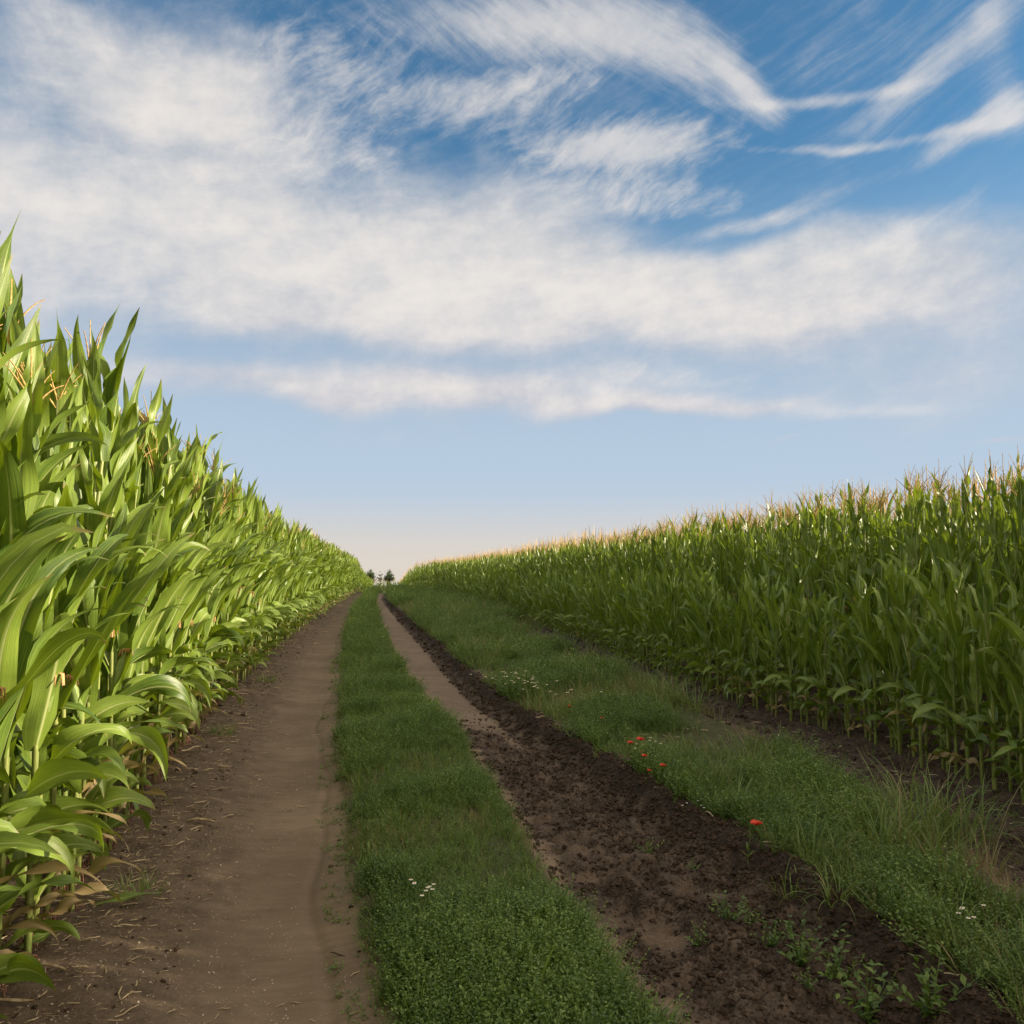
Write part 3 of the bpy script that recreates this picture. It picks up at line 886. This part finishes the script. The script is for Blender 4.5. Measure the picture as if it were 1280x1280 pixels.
plant_cover(strip, SPRIG_SMALL, P[sel], k[sel] * .9)
tag(strip.obj('grass_strip', [M_HERB]), 'low leafy green ground cover on the strip between the two wheel tracks', 'ground cover', None, 'stuff')

# --- the verge right of the muddy track, thinning out on the bare furrow
verge = Shape()
P, k = sow(2.6, 125, 900, lambda y: E_MUD_R(y) - .05, lambda y: np.where(y > 20, E_CORN_R(y) + .1, E_VERGE_R(y) + .5))
x, y = P.T
lush = fbm(x * 1.1, y * .9, 2, 3)
ins = sstep(x - E_MUD_R(y) + .2 * (fbm(x * 5, y * 5, 1, 3) - .5), -.02, .22) * np.where(y > 26, 1, sstep(E_VERGE_R(y) - x + .9 * (fbm(x * 2, y * 2, 7, 3) - .5), -.12, .35))
keep = grng.random(len(x)) < ins * (.10 + 1.2 * sstep(lush, .36, .58))
P, k, ins, lush = P[keep], k[keep], ins[keep], lush[keep]
tone = np.clip(.1 + 1.7 * (fbm(P[:, 0] * 1.7, P[:, 1] * 1.2, 3, 3) - .3) + grng.normal(0, .30, len(P)), 0, .97)
plant_cover(verge, SPRIGS, P, k * (.55 + 1.0 * sstep(lush, .3, .7)), tone)
tag(verge.obj('verge_herbs', [M_HERB]), 'mixed low green herbs covering the verge right of the muddy track', 'ground cover', None, 'stuff')
vgrass = Shape()
P, k = sow(2.6, 125, 210, lambda y: E_MUD_R(y) + .02, lambda y: np.where(y > 20, E_CORN_R(y) + .1, E_VERGE_R(y) + .55))
x, y = P.T
ins = sstep(x - E_MUD_R(y), .0, .25) * np.where(y > 26, 1, sstep(E_VERGE_R(y) - x, -.45, .25))
g1 = fbm(x * 1.4, y * 1.1, 6, 3)
r_ = grng.random(len(x))
a = r_ < ins * sstep(g1, .36, .6)
plant_cover(vgrass, BLADES, P[a], k[a] * 1.0)
b = (grng.random(len(x)) < ins * .55 * sstep(g1, .42, .6)) & (y < 40)
plant_cover(vgrass, LONG, P[b], k[b] * (.7 + .7 * sstep(fbm(P[b][:, 0] * 1.3, P[b][:, 1] * 1.3, 4, 2), .4, .65)))
c = (grng.random(len(x)) < .6 * ins * sstep(fbm(x * .9 + 7, y * .8, 0, 3), .52, .68))
plant_cover(vgrass, DRYB, P[c], k[c] * .7)
P, k = sow(4, 24, 26, E_VERGE_R, lambda y: E_CORN_R(y) + .3)
plant_cover(vgrass, SPRIG_SMALL + BLADES[:2] + DRYB[:1], P, k * .8)
tag(vgrass.obj('verge_grass', [M_BLADE]), 'thin green and straw coloured grass growing through the verge', 'grass', None, 'stuff')

# --- single clumps of long grass, weeds, seedlings
CLUMP = [blades(500 + k, 80, .52, .010, .70, 1.9, 8, .03, .15) for k in range(3)]
CLUMP_S = [blades(520 + k, 30, .32, .008, .8, 1.9, 7, .05, .07) for k in range(3)]
DCLUMP = [blades(540 + k, 22, .42, .007, .75, 1.1, 6, .85, .07) for k in range(2)]
clump_me = {}
def one(name, protos, tagkey, px, py, sc, mat, label, cat, group):
    j = int(grng.integers(len(protos)))
    if (tagkey, j) not in clump_me:
        clump_me[tagkey, j] = protos[j].mesh(name, [mat])
    o = bpy.data.objects.new(name, clump_me[tagkey, j])
    COL.objects.link(o)
    xx, yy, zz = on_ground(px, py)
    o.location, o.rotation_euler, o.scale = (xx, yy, zz - .01), (0, 0, grng.uniform(0, 6.28)), (sc, sc, sc)
    return tag(o, label, cat, group)
G_ = 'long grass clumps on the verge'
for px, py, sc, lab in [
        (1150, 1048, 1.25, 'large arching green grass clump at the foot of the right corn'),
        (1205, 1052, 1.1, 'arching grass clump just right of the largest clump'),
        (1105, 1062, .95, 'arching grass clump just left of the largest clump'),
        (1060, 1030, .7, 'small grass clump left of the big clumps below the bare furrow'),
        (1170, 1085, .8, 'low grass clump in front of the largest clump')]:
    one('grass_clump', CLUMP, 'c', px, py, sc, M_BLADE, lab, 'grass clump', G_)
for px, py, sc, lab in [
        (1045, 1128, 1.0, 'sparse pale arching grass tuft at the edge of the muddy bank'),
        (985, 1092, .85, 'pale arching grass tuft on the verge below the lone poppy'),
        (905, 978, .8, 'grass tuft beside the dead brown stems of the verge'),
        (965, 1005, .9, 'grass tuft at the corner of the bare furrow'),
        (1190, 1150, .9, 'grass tuft beside the few daisies near the right edge'),
        (1010, 985, .7, 'small grass tuft standing on the bare furrow'),
        (775, 895, .8, 'grass tuft on the verge left of the poppies')]:
    one('grass_tuft', CLUMP_S, 's', px, py, sc, M_BLADE, lab, 'grass tuft', 'grass tufts on the verge')
for px, py, sc, lab in [
        (1235, 1095, .9, 'dry pale grass tuft standing apart by the bare soil at right'),
        (880, 985, .7, 'brown dead stems right of the poppies'),
        (1180, 1120, .7, 'bent straw coloured grass tuft left of the bare soil')]:
    one('dry_grass_tuft', DCLUMP, 'd', px, py, sc, M_BLADE, lab, 'grass tuft', 'dry grass tufts')
LTUFT = [blades(560 + k, 90, .15, .004, .9, .7, 4, .05, .10) for k in range(2)]
for px, py, sc, lab in [(172, 1118, 1.0, 'nearest dark fine grass tuft at the foot of the left corn'),
                        (278, 916, 1.2, 'dark grass tuft on the sand below the middle of the left corn row'),
                        (332, 852, 1.4, 'farthest dark grass tuft at the foot of the left corn')]:
    one('grass_tuft', LTUFT, 'l', px, py, sc, M_HERB, lab, 'grass tuft', 'grass tufts by the left corn')

WST = [sprig(600 + k, .20, 11, .042, .016, .95, 9) for k in range(3)]
def weed(px, py, sc, lab):
    xx, yy, zz = on_ground(px, py)
    o = one('weed_plant', WST, 'w', px, py, sc * 1.35, M_WEED, lab, 'weed', 'weeds in the muddy track')
for px, py, sc, lab in [
        (912, 1150, .62, 'upright leafy weed, upper one of the pair in the mud'), (938, 1158, .6, 'upright leafy weed, right one of the pair in the mud'),
        (1000, 1200, .95, 'largest bushy leafy weed in the middle of the mud'), (1045, 1222, .8, 'leafy weed touching the largest weed on its right'),
        (965, 1182, .6, 'small leafy weed touching the largest weed on its left'),
        (872, 1180, .45, 'small low weed alone in the mud left of the largest weed'), (812, 1068, .42, 'tiny weed higher up in the mud'),
        (868, 1098, .32, 'tiniest weed by the dark bank'), (1085, 1275, .95, 'leafy weed at the bottom edge of the mud'),
        (1165, 1272, 1.0, 'branching weed at the bottom edge under the bank'), (1012, 1250, .35, 'small seedling weed below the largest weed')]:
    weed(px, py, sc, lab)

def seedling(px, py, sc, lab):
    xx, yy, zz = on_ground(px, py)
    rng = np.random.default_rng(9)
    s = Shape()
    for k, (ph, a0, L) in enumerate(((.3, .25, .26), (3.0, .30, .22), (1.4, .7, .16), (4.2, .8, .15))):
        leaf(s, rng, (0, 0, -.01), ph, L, .017, a0, .4, 1.6, .3, 0, 8, 2, 0, .4, .9)
    o = s.obj('corn_seedling', [M_CORN])
    o.location, o.scale = (xx, yy, zz), (sc, sc, sc)
    tag(o, lab, 'seedling')
seedling(667, 1262, 1.0, 'young bright green seedling with upright leaves in the near grass strip')

# --- fallen leaf pieces under the left corn
for px, py, rz, L, lab in [(120, 1140, .4, .30, 'green corn leaf lying on the soil beside the nearest stalks'),
                           (25, 1195, 1.0, .22, 'withered grey leaf lying by the nearest corn stalk')]:
    s = Shape()
    leaf(s, np.random.default_rng(3), (0, 0, .03), rz, L, .05, 1.45, .35, 1.5, .3, .3, 10, 4, .01, .3, .3)
    o = s.obj('fallen_leaf', [M_CORN])
    o.location = on_ground(px, py)
    tag(o, lab, 'leaf')

# --- poppies and daisies
def poppy_shapes(seed):
    rng = np.random.default_rng(seed)
    st, pe, ce = Shape(), Shape(), Shape()
    h = .20
    q = np.linspace(0, 1, 7)
    pth = np.stack([.05 * q ** 2, .02 * np.sin(q * 3), h * q], -1)
    v, f, l = tube(pth, .0018, 5, .5); st.add(v, f, None, l)
    for k in range(5):
        leaf(st, rng, pth[1 + k % 2], k * 1.3, .06, .010, .5, .9, 1.4, 0, 0, 5, 2, 0, .3)
    top = pth[-1]
    for k in range(4):
        ph = k * math.pi / 2 + .3
        leaf(pe, rng, top, ph, .036, .044, .75 if k % 2 else 1.0, .55, 1.2, 0, 0, 6, 6, .006, .25, None, -9, 0,
             lambda s_: np.sqrt(np.clip(1 - (1.7 * s_ - .72) ** 2 * .9, .02, 1)))
    a = np.linspace(0, 1, 5)
    v, f, l = tube(np.stack([0 * a + top[0], 0 * a + top[1], top[2] + .012 * a], -1), .007 * np.sin(np.pi * np.clip(a * .8 + .2, 0, 1)) + .0015, 8); ce.add(v, f, None, l)
    return st, pe, ce
pm = None
for px, py, sc, lab in [
        (801, 924, 1.0, 'open red poppy, larger right one of the close pair'), (789, 928, .85, 'open red poppy, left one of the close pair'),
        (806, 944, .7, 'small red poppy just below the close pair'), (829, 956, .7, 'small red poppy lower right of the close pair'),
        (946, 1029, .95, 'lone red poppy nearest to the corner of the muddy bank'), (753, 897, .6, 'tiny red poppy upper left of the close pair'),
        (712, 882, .6, 'tiny faded red poppy farthest along the verge'), (801, 939, .45, 'tiny half hidden red poppy between the close pair and the one below'),
        (812, 962, .5, 'dull red poppy half sunk in the grass below the others')]:
    h = .20 * sc * 1.1
    xx, yy = spot(px, py, .32)
    for _ in range(4):
        zz = gz(xx, yy)
        xx, yy = spot(px, py, zz + h + .01)
    root = empty('poppy', (xx - .05 * sc * 1.1, yy, zz), 0.0)
    s_ = sc * 1.1
    root.scale = (s_, s_, s_)
    tag(root, lab, 'poppy', 'red poppies on the verge')
    if pm is None:
        st, pe, ce = poppy_shapes(4)
        pm = [st.obj('stem', [M_WEED], root), pe.obj('petals', [M_POPPY], root), ce.obj('flower_centre', [M_POPPYC], root)]
    else:
        for p in pm:
            c = p.copy(); COL.objects.link(c); c.parent = root

def daisy_shapes():
    rng = np.random.default_rng(8)
    st, pe, ce = Shape(), Shape(), Shape()
    h = .20
    q = np.linspace(0, 1, 5)
    pth = np.stack([.02 * q ** 2, 0 * q, h * q], -1)
    v, f, l = tube(pth, .0013, 4, .5); st.add(v, f, None, l)
    top = pth[-1]
    for k in range(13):
        leaf(pe, rng, top + (0, 0, .001), k * 2 * math.pi / 13, .013, .0048, 1.35, .5, 1.2, 0, 0, 3, 2, 0, .2, None, -9, 0,
             lambda s_: np.sqrt(np.clip(1 - (2 * s_ - .95) ** 2 * .85, .05, 1)))
    a = np.linspace(0, 1, 5)
    v, f, l = tube(np.stack([0 * a + top[0], 0 * a, top[2] + .006 * a], -1), .0052 * np.cos(a * 1.45) + .0003, 8); ce.add(v, f, None, l)
    return st, pe, ce
dm = None
def daisy(px, py, sc, lab, grp, tall=1.0):
    global dm
    xx, yy = spot(px, py, .2)
    for _ in range(4):
        zz = gz(xx, yy)
        xx, yy = spot(px, py, zz + .20 * sc * tall)
    root = empty('daisy', (xx, yy, zz), float(grng.uniform(0, 6.28)))
    root.scale = (sc, sc, sc * tall)
    tag(root, lab, 'daisy', grp)
    if dm is None:
        st, pe, ce = daisy_shapes()
        dm = [st.obj('stem', [M_WEED], root), pe.obj('petals', [M_PETAL], root), ce.obj('flower_disc', [M_DISC], root)]
    else:
        for p in dm:
            c = p.copy(); COL.objects.link(c); c.parent = root
for px, py in [(511, 1101), (519, 1103), (522, 1104), (533, 1108), (540, 1107), (546, 1106), (528, 1114), (536, 1112), (529, 1121)]:
    daisy(px, py, .82, 'white daisy in the small cluster on the near grass strip', 'daisies on the grass strip')
for k in range(44):
    if k < 14: px, py = 626 + grng.normal(0, 13), 846 + grng.normal(0, 5)
    elif k < 36: px, py = 662 + grng.normal(0, 13), 848 + grng.normal(0, 6)
    else: px, py = 690 + grng.normal(0, 25), 862 + grng.normal(0, 7)
    daisy(px, py, grng.uniform(1.2, 1.7), 'small white daisy in the far drift on the verge', 'daisies in the far drift')
for px, py in [(816, 922), (812, 926), (822, 927), (806, 931), (799, 930), (793, 936), (828, 930)]:
    daisy(px, py, .95, 'white daisy growing around the pair of red poppies', 'daisies by the poppies')
for px, py in [(1198, 1134), (1204, 1138), (1211, 1146), (1219, 1145), (1230, 1130), (1193, 1140)]:
    daisy(px, py, .8, 'white daisy among the grass near the right edge', 'daisies near the right edge')
for k in range(14):
    daisy(float(grng.uniform(850, 945)), float(1000 + grng.normal(0, 7)), .62, 'tiny white daisy along the upper edge of the muddy bank', 'daisies along the bank', .5)

# --- clods, straw and grit
def lump(seed):
    rng = np.random.default_rng(seed)
    s = Shape()
    nlat, nlon = 5, 7
    th, ph = np.meshgrid(np.linspace(0, np.pi, nlat), np.arange(nlon + 1) / nlon * 2 * np.pi, indexing='ij')
    r = 1 + .85 * (rng.random((nlat, nlon + 1)) - .5)
    r[:, -1] = r[:, 0]; r[0] = r[0, 0]; r[-1] = r[-1, 0]
    V = np.stack([r * np.sin(th) * np.cos(ph), r * np.sin(th) * np.sin(ph), .7 * r * np.cos(th)], -1)
    s.add(V.reshape(-1, 3), grid_faces(nlat, nlon + 1))
    return s
LUMPS = [lump(700 + k) for k in range(8)]
def scatter_plain(shape, protos, x, y, sc, lift=0.0):
    z = ground_z(x, y) + lift
    pick = grng.integers(0, len(protos), len(x))
    rot = grng.uniform(0, 6.28, len(x))
    for j, pr in enumerate(protos):
        m = pick == j
        shape.scatter(pr, np.stack([x, y, z], -1)[m], rot[m], sc[m])
clods = Shape()
P, k = sow(2.5, 11, 4200, lambda y: E_STRIP_R(y) + .02, lambda y: E_MUD_R(y) + .15)
x, y = P.T
keep = grng.random(len(x)) < np.clip(1.5 * (fbm(x * 5, y * 6, 6, 3) - .25), 0, 1) * sstep(y, 11, 8.5)
scatter_plain(clods, LUMPS, x[keep], y[keep], np.minimum(np.exp(grng.normal(-5.35, .75, keep.sum())), .017) * k[keep], .002)
P, k = sow(2.5, 45, 1100, lambda y: E_MUD_R(y) - .30, lambda y: E_MUD_R(y) + .16)
scatter_plain(clods, LUMPS, P[:, 0], P[:, 1], np.minimum(np.exp(grng.normal(-5.0, .75, len(P))), .022) * k, .002)
P, k = sow(2.6, 60, 22, lambda y: E_STRIP_L(y) - .12, lambda y: E_STRIP_L(y) + .02)
scatter_plain(clods, LUMPS, P[:, 0], P[:, 1], np.exp(grng.normal(-5.2, .5, len(P))) * k, .0)
P, k = sow(2.6, 40, 120, lambda y: E_CORN_L(y) - .6, lambda y: E_CORN_L(y) + .6)
scatter_plain(clods, LUMPS, P[:, 0], P[:, 1], np.exp(grng.normal(-5.1, .5, len(P))) * k, .0)
P, k = sow(3, 30, 150, lambda y: E_VERGE_R(y) - .1, lambda y: E_CORN_R(y) + .5)
scatter_plain(clods, LUMPS, P[:, 0], P[:, 1], np.exp(grng.normal(-4.7, .6, len(P))) * k, .0)
tag(clods.obj('mud_clods', [M_CLOD], None, False), 'dark crumbled clods of mud strewn over the right wheel track', 'mud', None, 'stuff')

def chip(seed, L, W):
    rng = np.random.default_rng(seed)
    s = Shape()
    q = np.linspace(-.5, .5, 4)
    pth = np.stack([q * L, .12 * L * q ** 2 * rng.normal(), .002 + .10 * L * (rng.random(4) - .2)], -1)
    v, f, l = tube(pth, [W * .35, W * .5, W * .5, W * .3], 4)
    s.add(v, f, None, l)
    return s
CHIPS = [chip(800 + k, .024, .0022) for k in range(6)]
straw = Shape()
P, k = sow(2.5, 45, 620, lambda y: E_CORN_L(y) - .3, lambda y: E_STRIP_L(y) - .05)
x, y = P.T
t = (x - E_CORN_L(y)) / (E_STRIP_L(y) - E_CORN_L(y))
keep = grng.random(len(x)) < np.clip(1.15 - 1.15 * t, .10, 1) * (.3 + 1.2 * sstep(fbm(x * 2, y * 2, 1, 3), .38, .62))
scatter_plain(straw, CHIPS, x[keep], y[keep], np.exp(grng.normal(-.7, .6, keep.sum())) * k[keep], .001)
P, k = sow(2.5, 14, 260, lambda y: E_CORN_L(y) - .3, lambda y: E_CORN_L(y) + .5)
scatter_plain(straw, CHIPS, P[:, 0], P[:, 1], np.exp(grng.normal(.1, .6, len(P))) * k, .004)
P, k = sow(3, 20, 40, E_MUD_R, lambda y: E_CORN_R(y) + .3)
scatter_plain(straw, CHIPS, P[:, 0], P[:, 1], np.exp(grng.normal(.2, .5, len(P))) * k, .004)
M_PEB = solid('grit', (0.22, 0.17, 0.12), (0.62, 0.54, 0.44), 300, bump=0.2)
grit = Shape()
P, k = sow(2.5, 30, 650, lambda y: E_CORN_L(y) + .1, lambda y: E_STRIP_L(y) - .02)
t = (P[:, 0] - E_CORN_L(P[:, 1])) / (E_STRIP_L(P[:, 1]) - E_CORN_L(P[:, 1]))
sel = grng.random(len(P)) < np.clip(1.1 - .9 * t, .15, 1) * sstep(fbm(P[:, 0] * 1.7, P[:, 1] * 1.4, 4, 3), .34, .6)
scatter_plain(grit, LUMPS, P[sel, 0], P[sel, 1], np.exp(grng.normal(-6.1, .45, sel.sum())) * k[sel], .001)
tag(grit.obj('gravel', [M_PEB], None, False), 'pale grit and tiny stones on the sandy left wheel track', 'grit', None, 'stuff')
tag(straw.obj('straw_litter', [M_STRAW]), 'pale bits of straw and chaff scattered on the soil beside the left corn', 'straw', None, 'stuff')
for px, py, rz, L, lab in [(478, 786, -.9, .55, 'pale stick lying at the start of the right wheel track'), (158, 1268, .9, .10, 'pale bent straw lying alone at the lower left corner'),
                           (443, 1219, .9, .06, 'short pale twig lying on the sand near the grass strip'), (422, 1195, -.5, .07, 'dark little twig lying on the sand left of the pale one')]:
    s = chip(850 + px, L, .012 if L > .3 else .006)
    o = s.obj('twig', [M_CLOD if 'dark' in lab else M_STRAW])
    xx, yy, zz = on_ground(px, py)
    o.location, o.rotation_euler = (xx, yy, zz + .004), (0, 0, rz)
    tag(o, lab, 'twig')

# --- three trees far off where the land falls away
def tree(px, dist, height, crown_w, seed, leaves, lab, sparse=False):
    rng = np.random.default_rng(seed)
    d = ray(px, 717)
    xx, yy = d[0] / d[1] * dist, dist
    zz = float(base_z(dist))
    root = empty('tree', (xx, yy, zz))
    tag(root, lab, 'tree', 'trees on the horizon')
    tr, cr = Shape(), Shape()
    th = height * .55
    v, f, l = tube([(0, 0, -.3), (.1, 0, th * .5), (0, .1, th), (.1, .1, height * .85)], [.28, .2, .13, .04], 7)
    tr.add(v, f, None, l)
    tips = []
    for k in range(16):
        a, z0 = rng.uniform(0, 6.28), rng.uniform(.35, .85) * height
        R = crown_w / 2 * rng.uniform(.5, 1.0) * (1.15 - .7 * max(0, z0 / height - .5))
        up = rng.uniform(.15, .5) * R + .25
        p = [(0, 0, z0), (R * .5 * math.cos(a), R * .5 * math.sin(a), z0 + up * .6), (R * math.cos(a), R * math.sin(a), z0 + up)]
        v, f, l = tube(p, [.09, .06, .02], 5)
        tr.add(v, f, None, l)
        tips += [p[1], p[2]]
    tips.append((0, 0, height * .95))
    tips = np.array(tips)
    c = tips[rng.integers(0, len(tips), leaves)] + rng.normal(0, 1, (leaves, 3)) * (.22 if sparse else .34) * crown_w / 3.2
    n_ = rng.normal(0, 1, (leaves, 3)); n_ /= np.linalg.norm(n_, axis=1)[:, None]
    u_ = np.cross(n_, rng.normal(0, 1, (leaves, 3))); u_ /= np.linalg.norm(u_, axis=1)[:, None]
    w_ = np.cross(n_, u_)
    sz = rng.uniform(.10, .24, leaves)[:, None]
    V = np.stack([c - u_ * sz, c + w_ * sz * .6, c + u_ * sz, c - w_ * sz * .6], 1).reshape(-1, 3)
    tint = np.repeat(rng.random(leaves), 4)
    cr.add(V, np.arange(leaves * 4).reshape(-1, 4), None, np.stack([0 * tint, 0 * tint + .5, tint], -1))
    tr.obj('trunk', [M_BARK], root)
    cr.obj('crown', [M_FARLEAF], root)
tree(463, 300, 10.9, 3.1, 1, 2600, 'dense dark tree, left one of those on the horizon at the end of the track')
tree(487, 300, 10.7, 3.3, 2, 3000, 'dense dark tree, right one of those on the horizon at the end of the track')
tree(475, 305, 10.7, 2.4, 3, 380, 'thin nearly bare tree between two dense ones on the horizon', True)
tree(452, 320, 11.2, 4.0, 4, 1500, 'low tree mostly hidden behind the end of the left corn')
